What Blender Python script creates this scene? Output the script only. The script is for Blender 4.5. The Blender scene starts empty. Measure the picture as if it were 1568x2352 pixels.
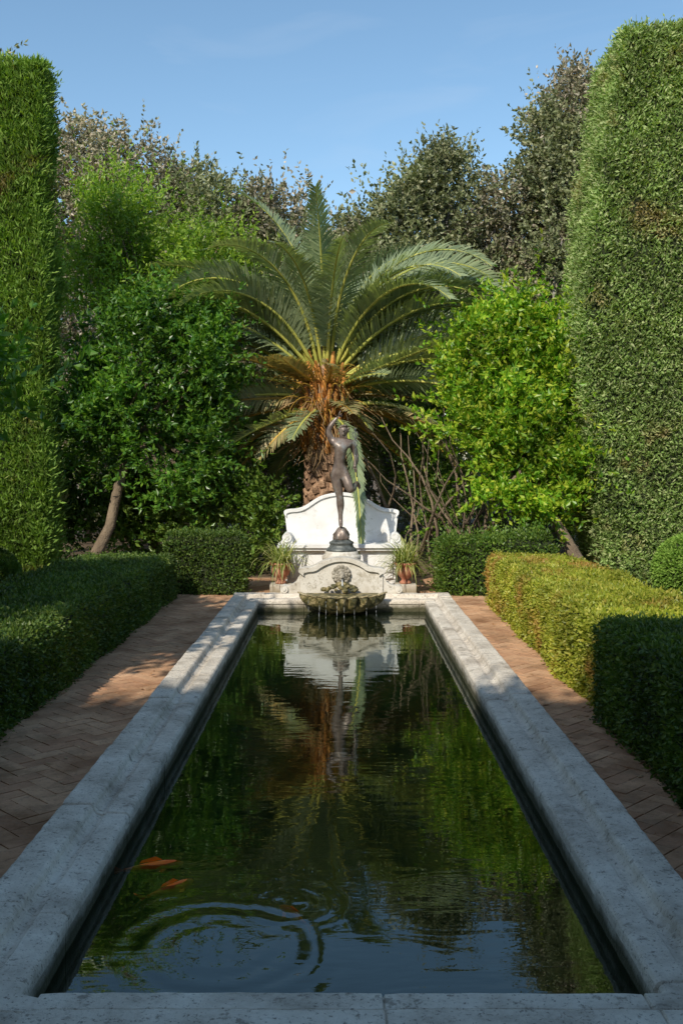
import bpy, bmesh, math, random
import numpy as np
from mathutils import Vector
R=np.random.default_rng(7); random.seed(7)
scene=bpy.context.scene
UP=np.array([0,0,1.0])

# ---------------------------------------------------------------- materials
def newmat(name):
    m=bpy.data.materials.new(name); m.use_nodes=True
    nt=m.node_tree; nt.nodes.clear()
    out=nt.nodes.new('ShaderNodeOutputMaterial')
    return m,nt,out
def ramp(nt,stops):
    r=nt.nodes.new('ShaderNodeValToRGB'); e=r.color_ramp.elements
    while len(e)<len(stops): e.new(0.5)
    for i,(p,c) in enumerate(stops):
        e[i].position=p; e[i].color=(c[0],c[1],c[2],1)
    return r
def noise(nt,scale,detail=4,rough=.55,vec=None,sx=None):
    g=nt.nodes.new('ShaderNodeNewGeometry')
    n=nt.nodes.new('ShaderNodeTexNoise'); n.inputs['Scale'].default_value=scale
    n.inputs['Detail'].default_value=detail; n.inputs['Roughness'].default_value=rough
    if sx:
        mp=nt.nodes.new('ShaderNodeMapping'); mp.inputs['Scale'].default_value=sx
        nt.links.new(g.outputs['Position'],mp.inputs['Vector']); nt.links.new(mp.outputs[0],n.inputs['Vector'])
    else: nt.links.new(g.outputs['Position'],n.inputs['Vector'])
    return n
def mixc(nt,fac,a,b,mode='MIX'):
    m=nt.nodes.new('ShaderNodeMix'); m.data_type='RGBA'; m.blend_type=mode
    for s,v in ((0,fac),(6,a),(7,b)):
        if hasattr(v,'is_linked') or hasattr(v,'links'): nt.links.new(v,m.inputs[s])
        elif s==0: m.inputs[0].default_value=v
        else: m.inputs[s].default_value=(v[0],v[1],v[2],1)
    return m.outputs[2]
def leafmat(name,cols,trans=.3,rough=.5,spec=.3,clump=.9,lo=.55,hi=1.35,tcol=None,brown=None,brownth=.62,gain=1.0):
    m,nt,out=newmat(name); L=nt.links.new
    g=nt.nodes.new('ShaderNodeNewGeometry')
    n=len(cols); r=ramp(nt,[(i/(n-1),tuple(q*gain for q in c)) for i,c in enumerate(cols)])
    L(g.outputs['Random Per Island'],r.inputs[0])
    nz=noise(nt,clump,3)
    rr=ramp(nt,[(.3,(lo,)*3),(.7,(hi,)*3)]); L(nz.outputs[0],rr.inputs[0])
    c=mixc(nt,1.0,r.outputs[0],rr.outputs[0],'MULTIPLY')
    if brown:
        nb=noise(nt,1.3,5,.7); rb=ramp(nt,[(brownth-.03,(0,)*3),(brownth+.08,(1,)*3)]); L(nb.outputs[0],rb.inputs[0])
        c=mixc(nt,rb.outputs[0],c,brown)
    p=nt.nodes.new('ShaderNodeBsdfPrincipled'); p.inputs['Roughness'].default_value=rough
    p.inputs['Specular IOR Level'].default_value=spec
    L(c,p.inputs['Base Color'])
    t=nt.nodes.new('ShaderNodeBsdfTranslucent')
    tc=mixc(nt,1.0,c,tcol or (1.5,1.6,.5),'MULTIPLY'); L(tc,t.inputs['Color'])
    mx=nt.nodes.new('ShaderNodeMixShader'); mx.inputs[0].default_value=trans
    L(p.outputs[0],mx.inputs[1]); L(t.outputs[0],mx.inputs[2]); L(mx.outputs[0],out.inputs[0])
    return m
def solidmat(name,stops,scale=4,detail=6,rough=.8,bump=.3,bdist=.01,bscale=40,metal=0,spec=.3,sx=None,extra=None,rrough=.6):
    m,nt,out=newmat(name); L=nt.links.new
    nz=noise(nt,scale,detail,rrough,sx=sx); r=ramp(nt,stops); L(nz.outputs[0],r.inputs[0])
    c=r.outputs[0]
    if extra: c=extra(nt,c)
    p=nt.nodes.new('ShaderNodeBsdfPrincipled'); p.inputs['Roughness'].default_value=rough
    p.inputs['Metallic'].default_value=metal; p.inputs['Specular IOR Level'].default_value=spec
    L(c,p.inputs['Base Color'])
    b=nt.nodes.new('ShaderNodeBump'); b.inputs['Strength'].default_value=bump; b.inputs['Distance'].default_value=bdist
    nb=noise(nt,bscale,5,.65); L(nb.outputs[0],b.inputs['Height']); L(b.outputs[0],p.inputs['Normal'])
    L(p.outputs[0],out.inputs[0]); return m
def ex_speckle(scale,th,col,amt=1.0,w=.07):
    def f(nt,c):
        n=noise(nt,scale,6,.75); r=ramp(nt,[(th,(0,)*3),(th+w,(amt,)*3)]); nt.links.new(n.outputs[0],r.inputs[0])
        return mixc(nt,r.outputs[0],c,col)
    return f
def ex_island(lo,hi):
    def f(nt,c):
        g=nt.nodes.new('ShaderNodeNewGeometry'); r=ramp(nt,[(0,(lo,)*3),(1,(hi,)*3)]); nt.links.new(g.outputs['Random Per Island'],r.inputs[0])
        return mixc(nt,1.0,c,r.outputs[0],'MULTIPLY')
    return f
def ex_chain(*fs):
    def f(nt,c):
        for q in fs: c=q(nt,c)
        return c
    return f
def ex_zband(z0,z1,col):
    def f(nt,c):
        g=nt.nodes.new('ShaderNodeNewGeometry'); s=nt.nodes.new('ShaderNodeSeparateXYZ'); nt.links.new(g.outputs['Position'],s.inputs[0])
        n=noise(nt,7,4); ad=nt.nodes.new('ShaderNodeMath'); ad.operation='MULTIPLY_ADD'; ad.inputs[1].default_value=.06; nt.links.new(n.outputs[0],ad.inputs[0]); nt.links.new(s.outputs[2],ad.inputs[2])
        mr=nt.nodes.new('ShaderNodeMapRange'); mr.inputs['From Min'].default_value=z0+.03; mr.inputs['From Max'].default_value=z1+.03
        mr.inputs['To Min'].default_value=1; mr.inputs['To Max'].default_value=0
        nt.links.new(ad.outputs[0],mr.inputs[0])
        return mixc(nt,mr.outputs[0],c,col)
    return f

M={}
M['coping']=solidmat('weathered_travertine',[(.32,(.33,.28,.22)),(.48,(.58,.51,.42)),(.62,(.70,.63,.53)),(.75,(.74,.69,.60))],3.5,9,.85,1,.014,26,
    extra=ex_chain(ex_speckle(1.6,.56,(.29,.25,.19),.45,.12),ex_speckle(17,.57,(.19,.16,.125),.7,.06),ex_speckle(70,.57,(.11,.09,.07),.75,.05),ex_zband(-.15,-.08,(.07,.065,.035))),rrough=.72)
M['panel']=solidmat('fountain_stone',[(.3,(.36,.31,.24)),(.5,(.56,.52,.45)),(.7,(.64,.61,.55))],4,7,.85,.5,.008,30,
    extra=ex_chain(ex_speckle(22,.56,(.2,.17,.12),.7),ex_speckle(4,.56,(.3,.25,.17),.6),ex_zband(-.14,.02,(.2,.16,.09))))
M['bench']=solidmat('white_marble',[(.3,(.58,.56,.53)),(.5,(.70,.69,.67)),(.7,(.74,.73,.72))],3,6,.7,.3,.005,25,extra=ex_chain(ex_speckle(9,.6,(.35,.32,.27),.6),ex_speckle(2.2,.57,(.45,.42,.37),.6)))
M['moss']=solidmat('mossy_stone',[(.33,(.02,.022,.01)),(.45,(.07,.065,.02)),(.55,(.2,.16,.06)),(.68,(.48,.38,.2))],13,7,.5,1,.02,35,spec=.5)
M['shellrim']=solidmat('shell_rim_stone',[(.35,(.07,.06,.02)),(.5,(.28,.22,.11)),(.7,(.5,.44,.3))],12,7,.6,1,.015,35,spec=.5)
M['bronze']=solidmat('bronze',[(.35,(.11,.08,.065)),(.55,(.20,.155,.125)),(.7,(.27,.27,.26))],9,5,.42,.4,.003,60,metal=.3,spec=.5)
M['patina']=solidmat('patina_bronze',[(.35,(.05,.055,.05)),(.6,(.15,.16,.15))],12,5,.5,.5,.006,50,metal=.3)
M['terracotta']=solidmat('terracotta',[(.3,(.34,.13,.08)),(.55,(.46,.21,.13)),(.75,(.5,.33,.24))],10,6,.85,.3,.004,60)
M['bark']=solidmat('bark',[(.3,(.09,.065,.045)),(.6,(.22,.165,.11)),(.8,(.32,.25,.17))],9,7,.9,1,.03,22,sx=(1,1,.3))
M['greybark']=solidmat('grey_bark',[(.3,(.12,.11,.10)),(.7,(.33,.31,.28))],6,6,.9,.8,.02,25)
M['palmbark']=solidmat('palm_trunk',[(.3,(.15,.085,.05)),(.55,(.38,.23,.14)),(.75,(.55,.38,.24))],10,6,.9,1,.03,25,extra=ex_island(.6,1.2))
M['boot']=solidmat('palm_boot',[(.3,(.28,.10,.025)),(.5,(.56,.23,.05)),(.75,(.6,.36,.11))],6,6,.8,1,.02,30,extra=ex_island(.5,1.2))
M['stalk']=solidmat('palm_stalk',[(.3,(.46,.23,.03)),(.7,(.56,.40,.08))],5,3,.5,.2,.004,30,extra=ex_island(.5,1.1))
M['fibre']=solidmat('dead_frond',[(.3,(.26,.15,.06)),(.7,(.45,.3,.15))],5,3,.8,.2,.004,30,extra=ex_island(.5,1.2))
M['soil']=solidmat('soil',[(.3,(.05,.035,.02)),(.6,(.13,.09,.055)),(.8,(.12,.11,.045))],3,8,.95,1,.04,18,extra=ex_speckle(30,.6,(.24,.15,.07),.7))
M['mortar']=solidmat('path_mortar',[(.3,(.32,.19,.11)),(.7,(.48,.31,.19))],6,6,.9,.5,.006,50)
M['poolbed']=solidmat('pool_floor',[(.3,(.006,.012,.005)),(.7,(.014,.026,.01))],2,4,.9,.1,.01,10)
M['koi']=solidmat('koi_skin',[(.3,(.9,.12,.005)),(.6,(.95,.22,.01)),(.8,(.9,.5,.3))],9,3,.4,.1,.002,60)
m,nt,out=newmat('terracotta_brick'); L=nt.links.new
g=nt.nodes.new('ShaderNodeNewGeometry'); r=ramp(nt,[(0,(.46,.26,.155)),(.5,(.53,.315,.185)),(1,(.59,.37,.225))]); L(g.outputs['Random Per Island'],r.inputs[0])
nz=noise(nt,1.8,8,.72); r2=ramp(nt,[(.35,(.5,.44,.38)),(.5,(.88,.85,.82)),(.65,(1.12,1.1,1.08))]); L(nz.outputs[0],r2.inputs[0])
c=mixc(nt,1,r.outputs[0],r2.outputs[0],'MULTIPLY'); c=ex_speckle(35,.55,(.27,.17,.11),.7)(nt,c); c=ex_speckle(5,.54,(.3,.185,.11),.6)(nt,c)
p=nt.nodes.new('ShaderNodeBsdfPrincipled'); p.inputs['Roughness'].default_value=.9; p.inputs['Specular IOR Level'].default_value=.2; L(c,p.inputs['Base Color'])
b=nt.nodes.new('ShaderNodeBump'); b.inputs['Distance'].default_value=.006; b.inputs['Strength'].default_value=.7; nb=noise(nt,60,4); L(nb.outputs[0],b.inputs['Height']); L(b.outputs[0],p.inputs['Normal'])
L(p.outputs[0],out.inputs[0]); M['brick']=m

M['cypress']=leafmat('cypress_foliage',[(.055,.085,.022),(.08,.118,.032),(.11,.142,.05),(.15,.16,.08)],.28,.6,.2,clump=2.2,lo=.65,hi=1.3,brown=(.36,.29,.14),brownth=.59,gain=2.7)
M['cypressL']=leafmat('cypress_foliage_green',[(.05,.09,.015),(.08,.135,.02),(.12,.17,.035)],.28,.6,.2,clump=2.0,lo=.6,hi=1.3,brown=(.24,.17,.08),brownth=.62,gain=2.1)
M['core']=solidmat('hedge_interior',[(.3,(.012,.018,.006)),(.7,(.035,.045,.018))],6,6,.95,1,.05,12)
M['box']=leafmat('boxwood_leaves',[(.04,.08,.015),(.07,.12,.02),(.12,.16,.03)],.3,.45,.35,clump=2.2,lo=.55,hi=1.3,gain=1.2)
M['boxY']=leafmat('boxwood_leaves_yellow',[(.10,.12,.012),(.16,.18,.02),(.23,.21,.035)],.35,.45,.35,clump=2.2,lo=.65,hi=1.25,brown=(.38,.23,.06),brownth=.55,gain=1.9)
M['oak']=leafmat('holm_oak_leaves',[(.08,.085,.042),(.12,.12,.07),(.18,.155,.105),(.24,.20,.15)],.2,.45,.5,clump=.7,lo=.55,hi=1.2,tcol=(1.2,1.2,.6),gain=2.0)
M['oakG']=leafmat('holm_oak_leaves_green',[(.07,.085,.033),(.11,.125,.055),(.17,.165,.09)],.2,.45,.5,clump=.7,lo=.55,hi=1.2,tcol=(1.2,1.3,.6),gain=2.0)
M['citrusR']=leafmat('citrus_leaves_bright',[(.05,.13,.008),(.10,.2,.012),(.18,.26,.02),(.28,.30,.03)],.4,.4,.4,clump=1.4,lo=.55,hi=1.3,gain=1.65)
M['citrusL']=leafmat('citrus_leaves_dark',[(.03,.085,.012),(.055,.13,.015),(.11,.19,.02)],.4,.35,.5,clump=1.3,lo=.5,hi=1.3,gain=1.6)
M['pomL']=leafmat('pomegranate_leaves',[(.06,.12,.012),(.11,.18,.02),(.19,.24,.03)],.4,.4,.4,clump=1.2,lo=.6,hi=1.3,gain=1.9)
M['shrub']=leafmat('shrub_leaves',[(.04,.085,.012),(.075,.13,.02),(.13,.18,.03)],.35,.4,.4,clump=1.5,lo=.5,hi=1.3,gain=1.6)
M['palm']=leafmat('palm_leaflets',[(.10,.13,.07),(.14,.17,.09),(.18,.21,.115)],.28,.3,.7,clump=1.0,lo=.8,hi=1.15,tcol=(1.4,1.5,.5),gain=1.75)
M['palmold']=leafmat('palm_leaflets_old',[(.14,.16,.07),(.22,.2,.09),(.32,.24,.12)],.3,.5,.4,clump=1.0,lo=.8,hi=1.15,tcol=(1.3,1.2,.5),gain=1.5)
M['spider']=leafmat('strap_leaves',[(.15,.22,.04),(.32,.36,.1),(.5,.48,.22)],.3,.4,.4)
M['litter']=leafmat('dry_leaves',[(.3,.12,.05),(.45,.25,.12),(.5,.35,.2)],.1,.6,.3)

# ---------------------------------------------------------------- mesh helpers
def link(o,parent=None):
    scene.collection.objects.link(o)
    if parent: o.parent=parent
    return o
def empty(name):
    e=bpy.data.objects.new(name,None); e.empty_display_size=.2; return link(e)
def npmesh(name,V,F,mat,parent=None,smooth=False):
    V=np.asarray(V,dtype=np.float32); F=np.asarray(F,dtype=np.int32)
    me=bpy.data.meshes.new(name); k=F.shape[1]
    me.vertices.add(len(V)); me.vertices.foreach_set('co',V.ravel())
    me.loops.add(F.size); me.loops.foreach_set('vertex_index',F.ravel())
    me.polygons.add(len(F)); me.polygons.foreach_set('loop_start',np.arange(0,F.size,k,dtype=np.int32))
    me.polygons.foreach_set('use_smooth',np.full(len(F),smooth))
    me.update(calc_edges=True); me.validate()
    if mat: me.materials.append(mat)
    return link(bpy.data.objects.new(name,me),parent)
class MB:
    def __init__(s): s.v=[]; s.f=[]
    def add(s,v,f):
        o=len(s.v); s.v+= [tuple(map(float,a)) for a in v]; s.f+=[tuple(i+o for i in q) for q in f]
    def box(s,x0,x1,y0,y1,z0,z1):
        s.add([(x0,y0,z0),(x1,y0,z0),(x1,y1,z0),(x0,y1,z0),(x0,y0,z1),(x1,y0,z1),(x1,y1,z1),(x0,y1,z1)],
          [(0,3,2,1),(4,5,6,7),(0,1,5,4),(1,2,6,5),(2,3,7,6),(3,0,4,7)])
    def tube(s,pts,rad,n=7,cap=True):
        P=np.array(pts,float); k=len(P); vs=[]; T=np.gradient(P,axis=0)
        ref=np.array([.31,.9,.2])
        for i in range(k):
            t=T[i]/(np.linalg.norm(T[i])+1e-9); a=np.cross(t,ref); a/=np.linalg.norm(a)+1e-9; b=np.cross(t,a)
            for j in range(n):
                an=2*math.pi*j/n; vs.append(P[i]+rad[i]*(math.cos(an)*a+math.sin(an)*b))
        fs=[(i*n+j,i*n+(j+1)%n,(i+1)*n+(j+1)%n,(i+1)*n+j) for i in range(k-1) for j in range(n)]
        if cap: fs.append(tuple(range(n))[::-1]); fs.append(tuple((k-1)*n+j for j in range(n)))
        s.add(vs,fs)
    def lathe(s,c,prof,n=28,wob=None):
        vs=[];k=len(prof)
        for i,(r,z) in enumerate(prof):
            for j in range(n):
                a=2*math.pi*j/n; q=r*(1+(wob(a,z) if wob else 0)); vs.append((c[0]+q*math.cos(a),c[1]+q*math.sin(a),c[2]+z))
        fs=[(i*n+j,i*n+(j+1)%n,(i+1)*n+(j+1)%n,(i+1)*n+j) for i in range(k-1) for j in range(n)]
        fs.append(tuple(range(n))[::-1]); fs.append(tuple((k-1)*n+j for j in range(n)))
        s.add(vs,fs)
    def prism(s,poly,y0,y1):
        n=len(poly); v=[(x,y0,z) for x,z in poly]+[(x,y1,z) for x,z in poly]
        s.add(v,[tuple(range(n)),tuple(range(2*n-1,n-1,-1))]+[(i,i+n,(i+1)%n+n,(i+1)%n) for i in range(n)])
    def band(s,A,B,y0,y1):
        n=len(A); v=[]
        for i in range(n):
            (ax,az),(bx,bz)=A[i],B[i]
            v+=[(ax,y0,az),(bx,y0,bz),(bx,y1,bz),(ax,y1,az)]
        f=[(i*4+j,i*4+(j+1)%4,(i+1)*4+(j+1)%4,(i+1)*4+j) for i in range(n-1) for j in range(4)]
        s.add(v,f+[(0,1,2,3),(n*4-1,n*4-2,n*4-3,n*4-4)])
    def ball(s,c,r,n=10,m=7):
        vs=[];rx,ry,rz=(r,r,r) if not hasattr(r,'__len__') else r
        for i in range(m+1):
            ph=math.pi*i/m
            for j in range(n):
                a=2*math.pi*j/n; vs.append((c[0]+rx*math.sin(ph)*math.cos(a),c[1]+ry*math.sin(ph)*math.sin(a),c[2]+rz*math.cos(ph)))
        s.add(vs,[(i*n+j,(i+1)*n+j,(i+1)*n+(j+1)%n,i*n+(j+1)%n) for i in range(m) for j in range(n)])
    def obj(s,name,mat,parent=None,smooth=False,bevel=0):
        me=bpy.data.meshes.new(name); me.from_pydata(s.v,[],s.f); me.update()
        bm=bmesh.new(); bm.from_mesh(me); bmesh.ops.recalc_face_normals(bm,faces=bm.faces); bm.to_mesh(me); bm.free()
        if mat: me.materials.append(mat)
        if smooth: me.polygons.foreach_set('use_smooth',[True]*len(me.polygons))
        o=link(bpy.data.objects.new(name,me),parent)
        if bevel:
            b=o.modifiers.new('b','BEVEL'); b.width=bevel; b.segments=2; b.limit_method='ANGLE'
        return o
def spline(pts,m=5):
    P=np.array(pts,float); out=[]
    for i in range(len(P)-1):
        p0=P[max(i-1,0)];p1=P[i];p2=P[i+1];p3=P[min(i+2,len(P)-1)]
        for k in range(m):
            t=k/m; out.append(tuple(.5*((2*p1)+(-p0+p2)*t+(2*p0-5*p1+4*p2-p3)*t*t+(-p0+3*p1-3*p2+p3)*t**3)))
    out.append(tuple(P[-1])); return out
def nrm(a): return a/(np.linalg.norm(a,axis=-1,keepdims=True)+1e-9)
def rnd(n): return nrm(R.normal(size=(n,3)))
_k=R.normal(size=(8,3)); _ph=R.random(8)*6.28
def lump(p,f=1.0): return sum(np.sin((p@(_k[i]*f))+_ph[i]) for i in range(8))/8
def leaves(name,P,D,Ls,Ws,mat,parent=None,fold=.15,side=None):
    n=len(P); D=nrm(D); S=nrm(np.cross(D,rnd(n) if side is None else side)); Nn=np.cross(D,S)
    Ls=np.asarray(Ls).reshape(-1,1)*np.ones((n,1)); Ws=np.asarray(Ws).reshape(-1,1)*np.ones((n,1))
    V=np.stack([P,P+D*Ls*.45+S*Ws*.5+Nn*Ws*fold,P+D*Ls,P+D*Ls*.45-S*Ws*.5+Nn*Ws*fold],1).reshape(-1,3)
    F=np.arange(n*4).reshape(-1,4)
    return npmesh(name,V,F,mat,parent)
def shoots(B,D,ln,k,spread=.9,along=.4,up=.15):
    n=len(B); t=R.random((n,k,1)); ln=np.asarray(ln).reshape(-1,1,1)*np.ones((n,1,1))
    bend=rnd(n)[:,None,:]*.25
    P=B[:,None,:]+D[:,None,:]*ln*t+bend*ln*t*t
    LD=D[:,None,:]*along+R.normal(size=(n,k,3))*spread*.6+UP*up
    return P.reshape(-1,3),nrm(LD.reshape(-1,3))

def crown(name,blobs,mat,parent,leafL,leafW,k=12,shootL=.35,subs=14,subr=.38,up=.4,tubes=None,root=None,density=1.0,ragged=.0):
    Ps=[];cent=[];Ds=[]
    for (cx,cy,cz,rx,ry,rz,ns) in blobs:
        c=np.array([cx,cy,cz]); Rr=np.array([rx,ry,rz])
        u=rnd(subs); sc=c+u*Rr*(.35+.5*R.random((subs,1)))*1.0
        cent+=list(sc)
        ns=int(ns*density); idx=R.integers(0,subs,ns); w=rnd(ns)
        srad=(subr*(.6+.8*R.random(subs)))[idx][:,None]*Rr
        B=sc[idx]+w*srad*(R.random((ns,1))**.45)
        out=nrm((B-c)/Rr*.6+w*.6)
        D=nrm(out*.7+UP*up+R.normal(size=(ns,3))*.3)
        ln=shootL*(.5+R.random(ns)+ragged*(R.random(ns)**6)*3)
        p,d=shoots(B,D,ln,k); Ps.append(p);Ds.append(d)
    P=np.vstack(Ps);D=np.vstack(Ds); n=len(P)
    leaves(name,P,D,leafL*(.6+.8*R.random(n)),leafW*(.7+.6*R.random(n)),mat,parent)
    if tubes is not None and root is not None:
        root=np.array(root)
        for sc in cent:
            if R.random()<.8:
                mid=root*.5+sc*.5+R.normal(size=3)*.15; mid[2]-=.15
                pts=[root,root*.5+mid*.5,mid,mid*.4+sc*.6+R.normal(size=3)*.05,sc]
                tubes.tube(pts,[.045,.035,.026,.018,.008],5,False)
def tree(name,trunk,trad,blobs,mat,leafL,leafW,bark='bark',**kw):
    e=empty(name); t=MB(); t.tube(trunk,trad,9)
    crown('crown',blobs,mat,e,leafL,leafW,tubes=t,root=trunk[-1],**kw)
    t.obj('trunk_and_limbs',M[bark],e,True); return e

# ---------------------------------------------------------------- camera / light / world
cam=bpy.data.cameras.new('camera'); co=link(bpy.data.objects.new('camera',cam))
co.location=(0,0,1.5); co.rotation_euler=(math.radians(90),0,0)
cam.sensor_fit='VERTICAL'; cam.sensor_height=36; cam.lens=35; cam.shift_y=-114/2352; cam.clip_end=1000; cam.clip_start=.05
scene.camera=co
AZ=math.radians(25); EL=math.radians(38)
sun=bpy.data.lights.new('sun','SUN'); sun.energy=5.0; sun.angle=math.radians(.53); sun.color=(1,.93,.80)
so=link(bpy.data.objects.new('sun',sun))
dv=Vector((math.sin(AZ)*math.cos(EL),math.cos(AZ)*math.cos(EL),-math.sin(EL)))
so.rotation_euler=dv.to_track_quat('-Z','Y').to_euler(); so.location=(-8,-12,14)
w=bpy.data.worlds.new('World'); scene.world=w; w.use_nodes=True; nt=w.node_tree; nt.nodes.clear(); L=nt.links.new
out=nt.nodes.new('ShaderNodeOutputWorld'); bg=nt.nodes.new('ShaderNodeBackground'); bg.inputs[1].default_value=.15
sky=nt.nodes.new('ShaderNodeTexSky'); sky.sky_type='NISHITA'; sky.sun_disc=False; sky.sun_elevation=EL; sky.sun_rotation=math.radians(205)
sky.air_density=1.0; sky.dust_density=.6; sky.ozone_density=1.6
tc=nt.nodes.new('ShaderNodeTexCoord'); mp=nt.nodes.new('ShaderNodeMapping'); mp.inputs['Scale'].default_value=(2.0,2.0,9); mp.inputs['Rotation'].default_value=(0,math.radians(8),0)
cn=nt.nodes.new('ShaderNodeTexNoise'); cn.inputs['Scale'].default_value=2.2; cn.inputs['Detail'].default_value=7; cn.inputs['Distortion'].default_value=.6
L(tc.outputs['Generated'],mp.inputs[0]); L(mp.outputs[0],cn.inputs['Vector'])
cr=ramp(nt,[(.54,(0,0,0)),(.85,(.2,.2,.2))]); L(cn.outputs[0],cr.inputs[0])
hs=nt.nodes.new('ShaderNodeHueSaturation'); hs.inputs['Saturation'].default_value=1.05; hs.inputs['Value'].default_value=1.2; hs.inputs['Hue'].default_value=.49; L(sky.outputs[0],hs.inputs['Color'])
cc=mixc(nt,cr.outputs[0],hs.outputs[0],(4.6,5.2,6.0)); L(cc,bg.inputs[0]); L(bg.outputs[0],out.inputs[0])
scene.view_settings.view_transform='Standard'; scene.view_settings.look='None'; scene.view_settings.exposure=0

# ---------------------------------------------------------------- ground & path
GZ=-.15
OX=1.235; Y0=2.60; Y1=11.5; CW=.305
def holed(name,xs,ys,z,mat):
    v=[(x,y,z) for y in ys for x in xs]; f=[]
    for j in range(3):
        for i in range(3):
            if i==1 and j==1: continue
            a=j*4+i; f.append((a,a+1,a+5,a+4))
    mb=MB(); mb.add(v,f); return mb.obj(name,mat)
holed('ground',[-150,-OX+.1,OX-.1,150],[-150,Y0+.1,Y1-.1,200],GZ-.02,M['soil'])
pe=empty('brick_path')
mb=MB(); zz=GZ-.005
for (a,b,c,d) in [(-2.35,-OX+.08,-1.0,14.3),(OX-.08,1.95,-1.0,14.3),(-OX+.08,OX-.08,Y1-.08,14.3),(-OX+.08,OX-.08,-1.0,Y0+.08)]:
    mb.add([(a,c,zz),(b,c,zz),(b,d,zz),(a,d,zz)],[(0,1,2,3)])
mb.obj('mortar_bed',M['mortar'],pe)
mb=MB(); W=.10; g_=.0016; s2=math.sqrt(.5)
for x in range(-85,160):
    for y in range(-85,160):
        q=(x-y)%4
        if q==0: w_,h_=2,1
        elif q==3: w_,h_=1,2
        else: continue
        pts=[(x*W+g_,y*W+g_),((x+w_)*W-g_,y*W+g_),((x+w_)*W-g_,(y+h_)*W-g_),(x*W+g_,(y+h_)*W-g_)]
        pts=[((a-b)*s2,(a+b)*s2) for a,b in pts]
        cx=sum(p[0] for p in pts)/4; cy=sum(p[1] for p in pts)/4
        if not(-2.2<cx<1.85 and 1<cy<14.2): continue
        if abs(cx)<OX-.12 and Y0+.12<cy<Y1-.12: continue
        dz=random.gauss(0,.001); tl=random.gauss(0,.0008); ja=random.gauss(0,.001); jb=random.gauss(0,.001)
        top=[(ja+cx+(p[0]-cx)*.982,jb+cy+(p[1]-cy)*.982,GZ+dz+(tl if i<2 else -tl)) for i,p in enumerate(pts)]
        bot=[(p[0]+ja,p[1]+jb,GZ-.010) for p in pts]
        mb.add(top+bot,[(0,1,2,3)]+[(i,i+4,(i+1)%4+4,(i+1)%4) for i in range(4)])
mb.obj('bricks',M['brick'],pe)

# ---------------------------------------------------------------- pool
pool=empty('garden_pool')
prof=[(0,-.2),(0,-.012),(.004,-.003),(.014,0),(.125,0),(.135,-.004),(.142,-.014),(.147,-.03),(.160,-.044),(.178,-.050),(.196,-.046),(.204,-.038),(.28,-.040),(.293,-.043),(.302,-.052),(.305,-.064),(.305,-.09),(.294,-.102),(.294,-.7)]
def side(A,B):
    A=np.array(A,float);B=np.array(B,float); Ln=np.linalg.norm(B-A); d=(B-A)/Ln; n=np.array([-d[1],d[0]])
    mb=MB(); secs=[(0,1,0,0,0)]
    joints=[]; s=.5
    while s<Ln-.6:
        s+=.85+R.random()*.45
        if s<Ln-.5: joints.append(s)
    js=[0.36]+joints+[Ln-.36]
    for a,b in zip(js[:-1],js[1:]):
        oj,zj=R.normal()*.005,R.normal()*.0028
        secs.append((a,0,0,0,.009))
        m=max(2,int((b-a)/.05))
        for i in range(m+1):
            secs.append((a+.005+(b-a-.010)*i/m,0,oj+R.normal()*.0014,zj+R.normal()*.001,.002 if i in(0,m) else 0))
    secs.append((js[-1],0,0,0,.009)); secs.append((js[-1]+.005,0,0,0,0)); secs.append((Ln,-1,0,0,0))
    k=len(prof)
    for (t,sh,oj,zj,pinch) in secs:
        for (o,z) in prof:
            oo=o+oj*(1 if o<.29 else .6)+ (pinch if o<.1 else -pinch if o>.28 else 0)
            p=A+d*(t+sh*o)+n*oo
            mb.v.append((p[0],p[1],z+zj-pinch*(1 if z>-.2 else 0)))
    for i in range(len(secs)-1):
        for j in range(k-1):
            mb.f.append((i*k+j,(i+1)*k+j,(i+1)*k+j+1,i*k+j+1))
    return mb
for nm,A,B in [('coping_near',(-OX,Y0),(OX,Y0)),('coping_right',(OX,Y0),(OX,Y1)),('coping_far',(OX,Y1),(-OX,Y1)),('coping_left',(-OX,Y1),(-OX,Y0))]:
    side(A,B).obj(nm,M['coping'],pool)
mb=MB(); mb.box(-OX+.2,OX-.2,Y0+.2,Y1-.2,-.75,-.62); mb.obj('pool_floor',M['poolbed'],pool)
WZ=-.18
m,nt,out=newmat('pond_water'); L=nt.links.new
def math_(op,a,b=None,c=None):
    n=nt.nodes.new('ShaderNodeMath'); n.operation=op
    for i,v in enumerate((a,b,c)):
        if v is None: continue
        if isinstance(v,(int,float)): n.inputs[i].default_value=v
        else: L(v,n.inputs[i])
    return n.outputs[0]
g=nt.nodes.new('ShaderNodeNewGeometry')
def ring(cx,cy,lam,fall,amp,r0=0):
    vd=nt.nodes.new('ShaderNodeVectorMath'); vd.operation='DISTANCE'; L(g.outputs['Position'],vd.inputs[0]); vd.inputs[1].default_value=(cx,cy,WZ)
    wob=noise(nt,3.5,2); d=math_('ADD',vd.outputs['Value'],math_('MULTIPLY',wob.outputs[0],.09))
    s=math_('SINE',math_('MULTIPLY',math_('POWER',d,.85),2*math.pi/lam))
    e=math_('EXPONENT',math_('MULTIPLY',math_('POWER',math_('DIVIDE',math_('SUBTRACT',d,r0),fall),2),-1))
    e2=noise(nt,2.5,1); e=math_('MULTIPLY',e,math_('MULTIPLY',e2.outputs[0],1.9))
    return math_('MULTIPLY',math_('MULTIPLY',s,e),amp)
n1=noise(nt,1.0,3,.5,sx=(1.8,5.0,1)); n1.inputs['Distortion'].default_value=.9
n2=noise(nt,1.0,2,.5,sx=(7,19,1))
h=math_('MULTIPLY',n1.outputs[0],.0015); h=math_('ADD',h,math_('MULTIPLY',n2.outputs[0],.00034))
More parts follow.
